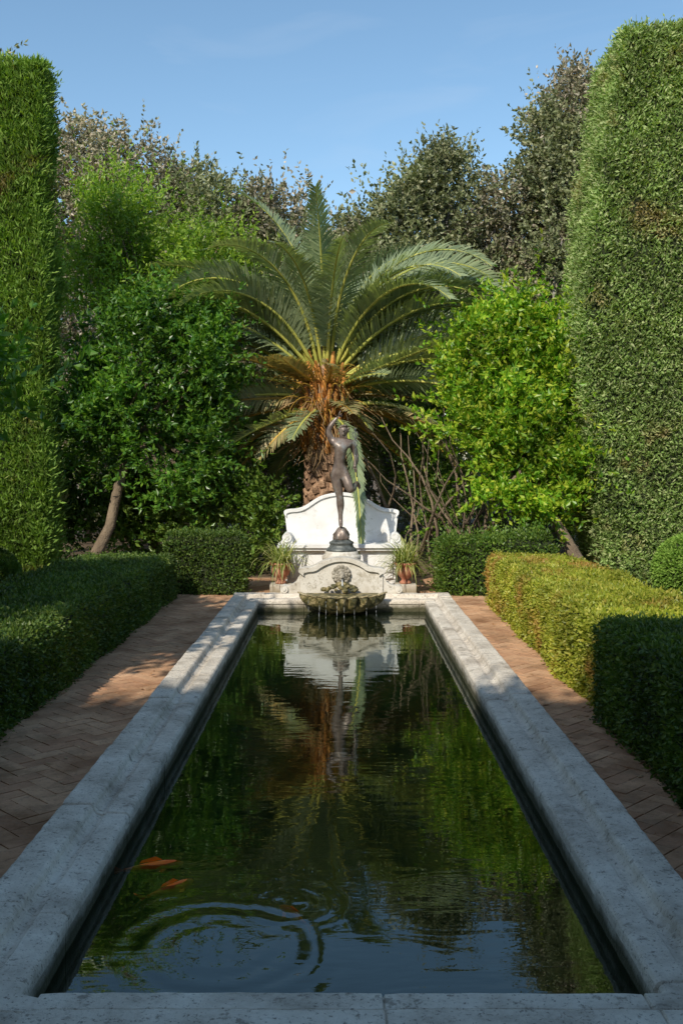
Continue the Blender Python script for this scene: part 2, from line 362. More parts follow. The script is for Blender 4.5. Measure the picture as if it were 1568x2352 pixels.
for a in (ring(-.42,3.45,.11,.16,.00040,.36),ring(-.2,3.8,.08,.10,.00025,.2),ring(0,10.9,.13,1.2,.0004)): h=math_('ADD',h,a)
b=nt.nodes.new('ShaderNodeBump'); b.inputs['Strength'].default_value=1; b.inputs['Distance'].default_value=1.0; L(h,b.inputs['Height'])
gl=nt.nodes.new('ShaderNodeBsdfGlossy'); gl.inputs['Roughness'].default_value=.0; gl.inputs['Color'].default_value=(.95,1,.95,1); L(b.outputs[0],gl.inputs['Normal'])
tr=nt.nodes.new('ShaderNodeBsdfTransparent'); tr.inputs['Color'].default_value=(.85,.85,.65,1)
df=nt.nodes.new('ShaderNodeBsdfDiffuse'); df.inputs['Color'].default_value=(.010,.028,.008,1)
mu=nt.nodes.new('ShaderNodeMixShader'); mu.inputs[0].default_value=.22; L(tr.outputs[0],mu.inputs[1]); L(df.outputs[0],mu.inputs[2])
fr=nt.nodes.new('ShaderNodeFresnel'); fr.inputs['IOR'].default_value=1.68; L(b.outputs[0],fr.inputs['Normal'])
mx=nt.nodes.new('ShaderNodeMixShader'); L(fr.outputs[0],mx.inputs[0]); L(mu.outputs[0],mx.inputs[1]); L(gl.outputs[0],mx.inputs[2]); L(mx.outputs[0],out.inputs[0])
mb=MB(); mb.add([(-OX+.2,Y0+.2,WZ),(OX-.2,Y0+.2,WZ),(OX-.2,Y1-.2,WZ),(-OX+.2,Y1-.2,WZ)],[(0,1,2,3)]); mb.obj('water',m)
m,nt,out=newmat('falling_water'); p=nt.nodes.new('ShaderNodeBsdfPrincipled'); p.inputs['Base Color'].default_value=(.75,.78,.8,1); p.inputs['Roughness'].default_value=.1; p.inputs['Alpha'].default_value=.35
nt.links.new(p.outputs[0],out.inputs[0]); M['jet']=m

def koi(x,y,z,ang,s):
    e=empty('koi_fish'); mb=MB(); n=12
    prof_=[(0,.004),(.06,.022),(.15,.036),(.3,.048),(.5,.045),(.7,.03),(.85,.016),(.95,.012)]
    sp=[( .02*math.sin(t*5), t) for t,_ in prof_]
    vs=[]
    for (t,r),(bx,_) in zip(prof_,sp):
        for j in range(n):
            a=2*math.pi*j/n; vs.append((bx+r*.75*math.cos(a),-t*.45,r*math.sin(a)))
    fs=[(i*n+j,i*n+(j+1)%n,(i+1)*n+(j+1)%n,(i+1)*n+j) for i in range(len(prof_)-1) for j in range(n)]+[tuple(range(n)),tuple((len(prof_)-1)*n+j for j in range(n))]
    mb.add(vs,fs)
    tx=sp[-1][0]
    mb.add([(tx,-.42,.0),(tx-.03,-.53,.05),(tx+.0,-.49,0),(tx-.03,-.53,-.05),(tx+.03,-.5,.0)],[(0,1,2),(0,2,3),(0,2,4)])
    for sx in (-1,1): mb.add([(sx*.03,-.1,0),(sx*.09,-.17,-.01),(sx*.075,-.2,-.01),(sx*.03,-.15,0)],[(0,1,2,3)])
    mb.add([(0,-.15,.045),(0,-.2,.075),(0,-.3,.06),(0,-.32,.04)],[(0,1,2,3)])
    mb.obj('body',M['koi'],e,True); e.location=(x,y,z); e.rotation_euler=(0,0,ang); e.scale=(s,s,s)
koi(-.67,4.22,-.197,-1.2,.58); koi(-.60,4.05,-.199,-.75,.52); koi(-.24,3.82,-.204,.7,.42)

# ---------------------------------------------------------------- fountain
ft=empty('wall_fountain')
half=[(0,.40),(.07,.395),(.14,.38),(.21,.355),(.27,.325),(.31,.30),(.36,.285),(.42,.28),(.475,.265),(.475,.23)]
outl=spline([(-x,z) for x,z in half[::-1]]+half[1:],4)
base=[(.475,-.2),(-.475,-.2)]
mb=MB(); mb.prism((outl+base),11.40,11.56)
for sx in (-1,1):
    pl=[(.476,.2),(.50,.17),(.52,.13),(.56,.10),(.61,.085),(.66,.085),(.70,.06),(.70,-.2),(.476,-.2)]
    mb.prism([(sx*x,z) for x,z in pl],11.42,11.55)
    mb.tube([(sx*.655,11.395,.045),(sx*.655,11.57,.045)],[.045,.045],14)
    mb.tube([(sx*.655,11.385,.045),(sx*.655,11.40,.045)],[.02,.02],10)
mb.obj('panel',M['panel'],ft,bevel=.004)
mb=MB(); inn=[(x*.90,z-.035) for x,z in outl]; outb=[(x*1.03,z+.012) for x,z in outl]
mb.band(outb,inn,11.37,11.575)
mb.obj('panel_moulding',M['panel'],ft,bevel=.004)
mb=MB()
for i in range(13):
    a=2*math.pi*i/13; mb.ball((.0+.085*math.cos(a),11.385,.215+.085*math.sin(a)),(.03,.03,.03),8,6)
    mb.ball((.0+.055*math.cos(a+.2),11.375,.215+.055*math.sin(a+.2)),(.024,.03,.024),8,6)
mb.ball((0,11.37,.205),(.05,.05,.058)); mb.ball((0,11.325,.195),(.014,.022,.022)); mb.ball((-.02,11.33,.225),(.012,.01,.008)); mb.ball((.02,11.33,.225),(.012,.01,.008))
mb.ball((0,11.335,.165),(.022,.02,.012))
M['mask']=solidmat('mask_stone',[(.3,(.13,.115,.08)),(.5,(.28,.25,.2)),(.7,(.45,.41,.33))],18,7,.85,.8,.01,30)
mb.obj('lion_mask',M['mask'],ft,True)
mb=MB()
for i in range(34):
    a=R.random()*math.pi; rr=.17*R.random()**.6; s_=R.uniform(.6,1.2)
    mb.ball((math.cos(a)*rr*1.2,11.33-math.sin(a)*rr*.7,.04+.09*(1-rr/.18)+R.random()*.015),(.034*s_,.03*s_,.024*s_),8,6)
mb.obj('mossy_mound',M['moss'],ft,True)
def shell(rows,nseg=144,lobes=22,cx=.01,cy=11.16,A=math.pi*1.0):
    vs=[]
    for (r,z,fl) in rows:
        for j in range(nseg+1):
            a=-math.pi/2-A/2+A*j/nseg
            f=abs(math.sin((a)*lobes/2))
            q=r*(1+fl*(f-.5)); vs.append((cx+q*1.0*math.cos(a),cy+q*.95*math.sin(a),z+fl*.16*(f-.5)))
    fs=[(i*(nseg+1)+j,i*(nseg+1)+j+1,(i+1)*(nseg+1)+j+1,(i+1)*(nseg+1)+j) for i in range(len(rows)-1) for j in range(nseg)]
    mb=MB(); mb.add(vs,fs); return mb
rows=[(.44,.034,.18),(.435,.01,.24),(.42,-.03,.28),(.395,-.075,.28),(.34,-.12,.22),(.26,-.155,.14),(.15,-.178,.05),(.02,-.19,0)]
shell(rows).obj('shell_basin',M['moss'],ft,True)
shell([(.34,-.02,.05),(.40,.016,.14),(.44,.042,.18),(.458,.046,.19),(.46,.034,.20),(.44,.022,.20)]).obj('shell_basin_rim',M['shellrim'],ft,True)
mb=MB(); vs=[(.01,11.2,.015)]+[(.01+.41*math.cos(-math.pi*j/40),11.16+.39*math.sin(-math.pi*j/40),.008) for j in range(41)]+[(-.40,11.38,.008),(.42,11.38,.008)]
mb.add(vs,[tuple([0,i,i+1]) for i in range(1,41)]+[(0,41,42),(0,42,43),(0,43,1)])
mb.obj('basin_bed',M['moss'],ft)
mb=MB(); mb.box(-.42,.44,11.17,11.38,-.06,.0); mb.obj('basin_block',M['panel'],ft)
mb=MB()
mb.tube([(0.005,11.32,.165),(0.008,11.27,.15),(0.01,11.25,.1),(0.01,11.245,.02)],[.010,.010,.011,.013],7)
for x in (-.36,-.24,-.17,-.05,.03,.14,.27,.38):
    yy=11.16-.95*.44*math.sqrt(max(0,1-(x/.46)**2)); rr=.0012+R.random()*.0014; zt=.0
    while zt>WZ:
        l_=R.uniform(.02,.07); jx=x+R.normal()*.0015
        mb.tube([(jx,yy-.01,zt),(jx,yy-.014,zt-l_*.5),(jx,yy-.016,zt-l_)],[rr*.5,rr,rr*.5],5); zt-=l_+R.uniform(.005,.03)
mb.obj('water_streams',M['jet'],ft,True)

# ---------------------------------------------------------------- statue
SY=12.15
st=empty('bronze_statue')
mb=MB(); mb.lathe((0,SY,0),[(.30,-.2),(.30,-.05),(.24,-.03),(.21,.0),(.20,.28),(.215,.30),(.235,.32),(.24,.36),(.22,.375),(.2,.385),(.2,.42)],40)
mb.obj('stone_pedestal',M['panel'],st,True)
mb=MB(); mb.lathe((0,SY,0),[(.185,.42),(.19,.435),(.175,.455),(.15,.47),(.14,.50),(.15,.515),(.15,.53),(.12,.545),(.1,.56)],40); mb.obj('bronze_plinth',M['patina'],st,True)
mb=MB(); mb.lathe((0,SY,0),[(.09,.55),(.1,.58),(.092,.62),(.075,.66),(.05,.695),(.03,.71),(.005,.715)],26,lambda a,z:.13*math.sin(5*a+z*30)+.07*math.sin(9*a-z*50)); mb.obj('rock_base',M['bronze'],st,True)
def skin(name,nodes,edges,mat,parent,sub=2,root=0):
    bm=bmesh.new(); lay=bm.verts.layers.skin.verify(); vs=[]
    for (p,r) in nodes:
        v=bm.verts.new(p); v[lay].radius=(r,r) if not isinstance(r,tuple) else r; vs.append(v)
    vs[root][lay].use_root=True
    for a,b in edges: bm.edges.new((vs[a],vs[b]))
    me=bpy.data.meshes.new(name); bm.to_mesh(me); bm.free(); me.materials.append(mat)
    o=link(bpy.data.objects.new(name,me),parent)
    s=o.modifiers.new('skin','SKIN'); s.use_smooth_shade=True
    ss=o.modifiers.new('sub','SUBSURF'); ss.levels=sub; ss.render_levels=sub
    return o
def q(x,y,z): return (x,SY+y,z)
nodes=[(q(-.02,0,1.39),(.098,.078)),(q(-.03,0,1.48),(.084,.066)),(q(-.02,-.005,1.58),(.104,.074)),(q(-.005,-.01,1.68),(.132,.085)),(q(.005,0,1.755),(.09,.06)),(q(.015,0,1.80),.044),
 (q(.02,-.01,1.84),.05),(q(.026,-.02,1.885),.066),(q(.03,-.012,1.935),.05),
 (q(-.115,0,1.755),.055),(q(-.145,-.015,1.82),.046),(q(-.16,-.03,1.885),.035),(q(-.125,-.03,1.955),.035),(q(-.075,-.02,2.02),.022),(q(-.045,-.02,2.05),.024),
 (q(.125,.005,1.73),.055),(q(.16,.03,1.65),.045),(q(.18,.035,1.575),.034),(q(.178,-.02,1.52),.034),(q(.165,-.075,1.46),.022),(q(.157,-.095,1.435),.024),
 (q(-.075,0,1.335),.074),(q(-.055,-.01,1.23),.07),(q(-.022,-.015,1.10),.047),(q(-.012,.018,.99),.054),(q(-.012,.01,.86),.03),(q(-.01,.0,.785),.029),(q(-.008,-.035,.738),.027),(q(-.006,-.085,.725),.018),
 (q(.045,0,1.335),.076),(q(.08,-.05,1.25),.066),(q(.105,-.09,1.155),.048),(q(.135,.02,1.185),.052),(q(.175,.14,1.23),.03),(q(.19,.18,1.25),.029),(q(.215,.21,1.21),.025),(q(.225,.22,1.17),.016)]
edges=[(0,1),(1,2),(2,3),(3,4),(4,5),(5,6),(6,7),(7,8),(4,9),(9,10),(10,11),(11,12),(12,13),(13,14),(4,15),(15,16),(16,17),(17,18),(18,19),(19,20),
 (0,21),(21,22),(22,23),(23,24),(24,25),(25,26),(26,27),(27,28),(0,29),(29,30),(30,31),(31,32),(32,33),(33,34),(34,35),(35,36)]
skin('body',nodes,edges,M['bronze'],st)
mb=MB()
mb.ball(q(-.055,-.052,1.70),(.052,.03,.036),12,8); mb.ball(q(.055,-.052,1.70),(.052,.03,.036),12,8)
for zz_ in (1.60,1.555,1.51):
    for sx in (-1,1): mb.ball(q(-.022+sx*.026,-.052,zz_),(.026,.018,.022),10,7)
mb.ball(q(.024,-.084,1.885),(.010,.016,.015)); mb.ball(q(.006,-.072,1.899),(.011,.007,.006)); mb.ball(q(.042,-.072,1.899),(.011,.007,.006)); mb.ball(q(.024,-.076,1.860),(.016,.009,.006)); mb.ball(q(.023,-.066,1.843),(.018,.015,.013))
for sx in (-1,1): mb.ball(q(.027+sx*.060,-.012,1.885),(.007,.012,.018))
for i in range(44):
    d=nrm(R.normal(size=3))
    if d[1]<-.5 and d[2]<.4: continue
    d[2]=abs(d[2])*.9
    mb.ball(q(.028+d[0]*.055,-.008+d[1]*.053,1.905+d[2]*.05),(.016,.016,.014),7,5)
for k_,(dx,dz,l) in enumerate([(.03,.07,1),(.045,.035,.8),(.05,.015,.7),(.045,-.002,.6)]):
    y=-.035+k_*.011
    mb.tube([q(-.04,y,2.06),q(-.04+dx*.5,y,2.06+dz*.55),q(-.04+dx,y-.004,2.06+dz)],[.0085,.0075,.005],6)
mb.tube([q(-.055,-.035,2.045),q(-.035,-.05,2.05),q(-.02,-.05,2.06)],[.008,.007,.005],6)
for k_ in range(4):
    z=1.425-k_*.013
    mb.tube([q(.16,-.095,z),q(.182,-.108,z),q(.18,-.124,z-.002),q(.162,-.122,z-.003)],[.0085,.008,.007,.005],6)
mb.tube([q(.148,-.09,1.44),q(.145,-.11,1.43),q(.155,-.124,1.42)],[.009,.008,.005],6)
mb.obj('head_and_hand_details',M['bronze'],st,True)
mb=MB(); a0=np.array(q(.185,-.10,1.32)); a1=np.array(q(.165,-.115,1.90))
mb.tube([a0,a0*.5+a1*.5,a1],[.007,.008,.007],7); mb.ball(a1,.015)
for ph in (0,math.pi):
    pts=[]
    for i in range(30):
        t=i/29; c_=a0+(a1-a0)*(.45+.5*t); am=.03*(.4+.8*t); pts.append(c_+np.array([am*math.sin(t*9+ph),am*.5*math.cos(t*9+ph),0]))
    mb.tube(pts,[.006]*30,6)
mb.obj('staff',M['patina'],st,True)

# ---------------------------------------------------------------- bench
be=empty('stone_bench')
half=[(0,1.09),(.08,1.085),(.17,1.07),(.26,1.045),(.33,1.01),(.40,.965),(.46,.925),(.52,.895),(.60,.875),(.68,.87),(.745,.85),(.745,.80)]
outl=spline([(-x,z) for x,z in half[::-1]]+half[1:],4)
mb=MB(); mb.prism(outl+[(.71,.50),(.71,.44),(-.71,.44),(-.71,.50)],13.14,13.28)
mb.band([(x*1.012,z+.012) for x,z in outl],[(x*.965,z-.028) for x,z in outl],13.115,13.295)
mb.box(-.82,.82,12.74,13.3,.40,.45); mb.box(-.79,.79,12.77,13.3,.365,.40)
mb.box(-.70,.70,12.84,13.29,-.2,.365); mb.box(-.74,.74,12.81,13.295,-.2,-.06)
for sx in (-1,1):
    mb.tube([(sx*.70,12.8,.53),(sx*.70,13.13,.53)],[.062,.062],18); mb.tube([(sx*.70,12.79,.53),(sx*.70,12.80,.53)],[.03,.03],12)
    mb.box(sx*.70-.07,sx*.70+.07,12.82,13.13,.452,.50)
    mb.box(sx*.56-.1,sx*.56+.1,12.815,12.838,0.0,.31)
mb.obj('bench_stone',M['bench'],be,bevel=.005)

def pot(x,y):
    e=empty('potted_spider_plant'); mb=MB(); b=-.02
    mb.box(x-.13,x+.13,y-.13,y+.13,-.18,b); mb.obj('stone_plinth',M['panel'],e,bevel=.006)
    mb=MB(); mb.lathe((x,y,b),[(.07,0),(.075,.02),(.05,.04),(.045,.055),(.08,.09),(.11,.13),(.12,.17),(.115,.2),(.105,.215),(.125,.23),(.14,.245),(.138,.262),(.12,.262),(.1,.24)],28); mb.obj('urn',M['terracotta'],e,True)
    V=[];F=[]
    for i in range(230):
        a=R.random()*6.283; el=R.uniform(-.2,1.4); ln=R.uniform(.25,.55); p=np.array([x+R.normal()*.04,y+R.normal()*.04,b+.25]); d=np.array([math.cos(a),math.sin(a),0]); sd=np.array([-math.sin(a),math.cos(a),0]); n=7; o=len(V)
        for k_ in range(n):
            t=k_/(n-1); w_=.0075*(1-t**2)+.0008; th=el-2.0*t*t*R.uniform(.9,1.1); V+= [p-sd*w_,p+sd*w_]; p=p+ln/(n-1)*(d*math.cos(th)+UP*math.sin(th))
        F+=[(o+2*k_,o+2*k_+1,o+2*k_+3,o+2*k_+2) for k_ in range(n-1)]
    npmesh('strap_leaves',V,F,M['spider'],e)
pot(.80,12.5); pot(-.76,12.5)

# ---------------------------------------------------------------- hedges
def boxpts(n,x0,x1,y0,y1,z0,z1,faces):
    a={'-y':(x1-x0)*(z1-z0),'+y':(x1-x0)*(z1-z0),'-x':(y1-y0)*(z1-z0),'+x':(y1-y0)*(z1-z0),'+z':(x1-x0)*(y1-y0)}
    ar=np.array([a[f]*w for f,w in faces.items()]); cnt=(n*ar/ar.sum()).astype(int); Ps=[];Ns=[]
    for (f,_),c in zip(faces.items(),cnt):
        P=np.column_stack([R.uniform(x0,x1,c),R.uniform(y0,y1,c),R.uniform(z0,z1,c)]); nv=np.zeros(3)
        ax='xyz'.index(f[1]); sg=1 if f[0]=='+' else -1; P[:,ax]=[(x0,x1),(y0,y1),(z0,z1)][ax][0 if sg<0 else 1]; nv[ax]=sg
        Ps.append(P);Ns.append(np.tile(nv,(c,1)))
    return np.vstack(Ps),np.vstack(Ns)
def hedge(name,dims,faces,n,mat,L_,W_,amp=.03,freq=4,upb=.1,rnd_=.8,deform=None,jit=.03,roundn=.08):
    x0,x1,y0,y1,z0,z1=dims; e=empty(name)
    c=np.array([(x0+x1)/2,(y0+y1)/2])
    def df(P):
        P=P.copy()
        q_=P-np.array([c[0],c[1],(z0+z1)/2])
        if deform is not None: P=deform(P)
        d=lump(P,freq)*amp+lump(P,freq*3.1)*amp*.5
        s=np.sign(q_)*np.array([1,1,0.0])
        P[:,:2]+=s[:,:2]*d[:,None]; P[:,2]+=d*(P[:,2]>z1-.05)
        h=np.clip((P[:,2]-(z1-roundn))/roundn,0,1)**2*roundn*.5
        P[:,0]-=np.sign(q_[:,0])*h*(np.abs(q_[:,0])>(x1-x0)/2-roundn*1.5); P[:,1]-=np.sign(q_[:,1])*h*(np.abs(q_[:,1])>(y1-y0)/2-roundn*1.5)
        return P
    ins=.035
    bm=bmesh.new(); bmesh.ops.create_cube(bm,size=1)
    bmesh.ops.subdivide_edges(bm,edges=bm.edges[:],cuts=16,use_grid_fill=True)
    V=np.array([v.co[:] for v in bm.verts])+.5
    V=np.array([x0+ins,y0+ins,z0])+V*np.array([x1-x0-2*ins,y1-y0-2*ins,z1-z0-ins]); V=df(V)
    for v,p in zip(bm.verts,V): v.co=p
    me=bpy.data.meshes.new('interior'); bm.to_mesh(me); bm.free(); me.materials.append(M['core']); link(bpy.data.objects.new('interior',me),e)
    P,Nn=boxpts(n,x0,x1,y0,y1,z0,z1,faces)
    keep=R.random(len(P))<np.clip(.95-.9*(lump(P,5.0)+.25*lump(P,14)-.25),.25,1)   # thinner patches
    P=P[keep]; Nn=Nn[keep]
    P=df(P)-Nn*R.random((len(P),1))*jit*1.6+Nn*jit*.3
    P+=Nn*((R.random((len(P),1))**12)*jit*1.5)
    D_=nrm(Nn*.6+UP*upb+R.normal(size=P.shape)*rnd_*.6)
    k=len(P); leaves('foliage',P,D_,L_*(.6+.8*R.random(k)),W_*(.7+.6*R.random(k)),mat,e); return e
hedge('box_hedge',(-3.15,-2.03,2.8,12.1,GZ-.02,.38),{'+x':1,'+z':1.0,'-y':.5,'+y':.5,'-x':.3},90000,M['box'],.032,.02,.045,3)
hedge('box_hedge',(1.70,2.65,6.45,11.6,GZ-.02,.43),{'-x':1,'+z':1.0,'-y':.5,'+y':.5,'+x':.3},66000,M['boxY'],.032,.02,.045,3)
hedge('box_hedge',(1.63,2.75,2.6,6.4,GZ-.02,.50),{'-x':1,'+z':1.0,'-y':.5,'+y':1,'+x':.3},52000,M['box'],.03,.018,.04,3)
hedge('box_hedge',(-2.2,-1.24,12.4,13.1,GZ-.02,.60),{'-y':1,'+z':1,'+x':1,'-x':.4,'+y':.3},16000,M['box'],.035,.022,.08,3,jit=.06)
hedge('box_hedge',(1.25,2.6,12.35,13.2,GZ-.02,.54),{'-y':1,'+z':1,'-x':1,'+x':.4,'+y':.3},22000,M['shrub'],.045,.022,.10,3,jit=.1)
def dR(P):
    off=np.interp(P[:,2],[0,.8,2.5,3.6,6,7.5],[.0,-.18,-.38,-.36,-.02,.18]); wgt=np.clip((5.8-P[:,0])/2.2,0,1); P[:,0]+=off*wgt; P[:,2]+=np.clip((P[:,2]-6)/1.3,0,1)*(P[:,0]-4.2)*.16; return P
def dL(P):
    off=np.interp(P[:,2],[0,4,7.2],[.0,-.02,-.06]); wgt=np.clip((P[:,0]+6)/2.2,0,1); P[:,0]+=off*wgt; return P
hedge('unseen_shade_hedge',(3.62,6.0,13.3,14.8,GZ,7.35),{'-y':1,'-x':.9,'+z':.5,'+x':.15,'+y':.1},200000,M['cypress'],.065,.025,.13,2.2,upb=.35,rnd_=.95,deform=dR,jit=.09,roundn=.06)
hedge('unseen_shade_hedge',(-6.4,-3.97,13.3,13.95,GZ,6.85),{'-y':1,'+x':.9,'+z':.5,'-x':.15,'+y':.1},160000,M['cypressL'],.085,.023,.11,2.2,upb=.7,rnd_=.75,deform=dL,jit=.10,roundn=.06)
hedge('unseen_shade_hedge',(-17,6,-3.6,-2.2,GZ,7.7),{'+y':1,'+z':1,'+x':.5},22000,M['cypress'],.28,.1,.3,1.2,upb=.75,jit=.25,roundn=.2)  # unseen occluder added behind the camera to cast the foreground shadow
def ballbush(x,y,z,r,mat):
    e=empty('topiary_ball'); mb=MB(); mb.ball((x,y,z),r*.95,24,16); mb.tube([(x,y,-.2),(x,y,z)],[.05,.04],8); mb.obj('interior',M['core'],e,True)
    n=14000; u=rnd(n); P=np.array([x,y,z])+u*r*(1+.05*lump(u,4))[:,None]*(1-.06*R.random((n,1))); leaves('foliage',P,nrm(u*.6+R.normal(size=(n,3))*.5),.04,.022,mat,e)
ballbush(3.5,10.0,.40,.36,M['cypressL']); ballbush(-3.62,10.2,.30,.33,M['box'])

# ---------------------------------------------------------------- trees
tree('unseen_shade_tree',[(-3.52,13.9,-.2),(-3.42,13.95,.25),(-3.25,14.0,.6),(-3.18,14.15,1.1),(-3.05,14.3,1.7),(-2.95,14.4,2.1)],[.1,.085,.075,.07,.065,.05],
 [(-2.75,14.4,2.9,1.15,1.0,1.25,1050),(-3.3,14.4,2.0,.75,.8,.7,450),(-2.1,14.5,2.2,.7,.8,.9,480),(-1.9,14.8,3.2,.4,.5,.6,110),(-2.3,14.2,1.2,.4,.5,.4,100)],M['citrusL'],.085,.04,k=18,shootL=.36,subs=16,subr=.34,ragged=.5)
tree('pomegranate_tree',[(-3.0,16.0,-.2),(-3.05,16.0,1.0),(-2.9,16.0,2.4),(-2.9,16.0,3.2)],[.09,.08,.06,.05],
 [(-3.3,15.8,4.2,1.1,.9,1.5,1150),(-2.3,15.9,4.1,1.0,.9,1.2,750),(-3.7,15.8,5.0,.8,.7,1.1,420),(-1.9,15.9,4.7,.4,.4,.6,110)],M['pomL'],.075,.03,k=17,shootL=.5,subs=16,subr=.34,up=.9,ragged=.4)
tree('unseen_shade_tree',[(3.3,13.0,-.2),(3.1,13.2,.25),(2.9,13.5,.7),(2.75,13.8,1.2),(2.6,14.0,1.8)],[.1,.085,.075,.065,.05],
 [(2.5,14.0,2.7,.9,.8,1.0,1000),(1.95,13.8,2.0,.65,.6,.75,420),(2.75,13.9,1.8,.6,.7,.8,520),(2.6,14.1,3.4,.5,.5,.5,220),(1.7,13.9,2.8,.3,.4,.45,70),(2.2,13.6,1.2,.4,.4,.4,100),(2.9,13.4,1.1,.4,.4,.5,160),(1.9,14.0,3.2,.25,.3,.4,40)],M['citrusR'],.085,.042,k=18,shootL=.33,subs=15,subr=.34,up=.2,ragged=.6)
tree('unseen_shade_tree',[(-4.0,8.4,-.2),(-3.95,8.4,.6),(-3.8,8.4,1.4)],[.07,.06,.05],[(-3.48,8.2,2.0,.85,.8,.9,420)],M['citrusL'],.10,.05,k=11,shootL=.3,subs=14)
tree('unseen_shade_tree',[(-4.8,4.6,-.2),(-4.75,4.6,1.2),(-4.6,4.6,2.6)],[.11,.09,.07],[(-4.5,4.3,4.0,1.4,1.4,1.3,1100),(-4.2,6.0,3.8,1.2,1.1,1.2,800)],M['citrusL'],.12,.06,k=10,shootL=.35,subs=16)  # added out of frame so its crowns throw dappled shade on the left path
oaks=[(-7.4,21,9.2,1.7,'oak'),(-5.5,21,9.2,1.5,'oak'),(-4.1,21.5,8.6,1.4,'oak'),(-2.8,21,8.1,1.3,'oakG'),(-1.6,21.4,7.8,1.2,'oak'),(-.5,21,7.2,1.2,'oakG'),(.5,21.5,6.9,1.2,'oak'),
 (1.15,20.6,7.4,1.0,'oakG'),(2.1,21,8.4,1.15,'oakG'),(3.1,21.2,7.7,1.2,'oak'),(4.4,20.6,8.8,1.1,'oakG'),(4.9,21.2,9.9,.8,'oak'),(7.3,21,8.8,1.8,'oakG')]
for (x,y,top,rx,mt) in oaks:
    tx=x+R.normal()*.2; pts=[(tx,y,-.2),(tx+R.normal()*.15,y,1.6),(x+R.normal()*.2,y,3.2),(x,y,4.6),(x,y,top-2.2)]
    tree('holm_oak_tree',pts,[.17,.15,.12,.09,.05],
      [(x,y,top-1.6,rx*.95,rx*.9,1.4,780),(x+R.normal()*.4,y-.2,top-3.4,rx*1.15,rx,1.7,760),(x+R.normal()*.4,y-.3,2.7,rx*1.2,rx,2.1,420)],
      M[mt],.095,.055,bark='greybark',k=16,shootL=.40,subs=18,subr=.40,up=.5,ragged=.3)
tree('holm_oak_tree',[(-5.75,17.0,-.2),(-5.8,17,4),(-5.75,17,7.4),(-5.7,17,8.0)],[.12,.1,.05,.03],[(-5.75,17.0,8.1,.3,.3,.75,36),(-6.1,17,6.8,1.0,.7,1.0,130)],M['oakG'],.09,.045,bark='greybark',k=10,shootL=.3,subs=8,up=.9)
e=empty('background_trees')
bl=[(x,25+R.random()*2,z,1.9,1.2,1.9,260) for x in np.arange(-13,13.5,2.0) for z in (1.2,3.8,5.3)]
crown('foliage',bl,M['oak'],e,.2,.11,k=9,shootL=.6,subs=10,subr=.6)
e=empty('shrub'); bl=[]
for x in np.arange(-5.6,-.7,.62): bl.append((x+R.normal()*.15,14.8+R.random()*1.0,.75+R.random()*.35,.6,.5,.9,270))
crown('foliage',bl,M['shrub'],e,.08,.045,k=14,shootL=.28,subs=10,subr=.5)
e=empty('shrub'); bl=[]
for x in np.arange(1.2,6.2,.8): bl.append((x+R.normal()*.15,15.6+R.random()*1.2,.7+R.random()*.3,.65,.55,.9,220))
crown('foliage',bl,M['shrub'],e,.075,.035,k=12,shootL=.28,subs=9,subr=.45)
e=empty('shrub'); bl=[]
for x in np.arange(-5,6,1.0): bl.append((x+R.normal()*.15,18.0+R.random(),1.6+R.random()*.6,.85,.6,1.6,260))
crown('foliage',bl,M['shrub'],e,.085,.045,k=13,shootL=.35,subs=12,subr=.5)
e=empty('bare_shrub'); mb=MB()
for i in range(26):
    p=np.array([R.uniform(.8,2.3),R.uniform(14.3,15.5),-.2]); d=nrm(np.array([R.normal()*.35,R.normal()*.2,1.0])); pts=[p]
    for k_ in range(7): d=nrm(d+R.normal(size=3)*.22+UP*.05); p=p+d*R.uniform(.3,.45); pts.append(p)
    r0=R.uniform(.012,.04); mb.tube(pts,[r0*(1-k_/9) for k_ in range(8)],6,False)
mb.obj('branches',M['bark'],e,True)

# ---------------------------------------------------------------- palm
pa=empty('canary_palm_tree'); PX,PY=-.25,15.6
mb=MB(); mb.lathe((PX,PY,0),[(.36,-.2),(.33,.2),(.30,.8),(.29,1.4),(.32,1.8),(.36,2.1),(.34,2.5),(.25,2.9),(.12,3.2),(.02,3.4)],28); mb.obj('trunk_core',M['palmbark'],pa,True)
mb=MB(); mo=MB(); i=0; z=-.1
while z<3.0:
    a=i*2.39996; r=np.interp(z,[-.1,.8,1.5,1.9,2.3,2.8,3.0],[.33,.30,.29,.33,.36,.28,.2]); d=np.array([math.cos(a),math.sin(a),0]); c_=np.array([PX,PY,z])+d*(r-.02)
    if z<1.7:
        mb.tube([c_-UP*.05,c_+d*.03+UP*.0,c_+d*.055+UP*.035],[.075,.06,.035],5)
    else:
        ln=R.uniform(.12,.3); mo.tube([c_-UP*.06,c_+d*.06+UP*.03,c_+d*.1+UP*ln],[.06,.045,.022],6)
    i+=1; z+=.0125
mb.obj('leaf_scars',M['palmbark'],pa); mo.obj('leaf_boots',M['boot'],pa)
VL=[[],[]]; FL=[[],[]]; rach=MB(); rold=MB()
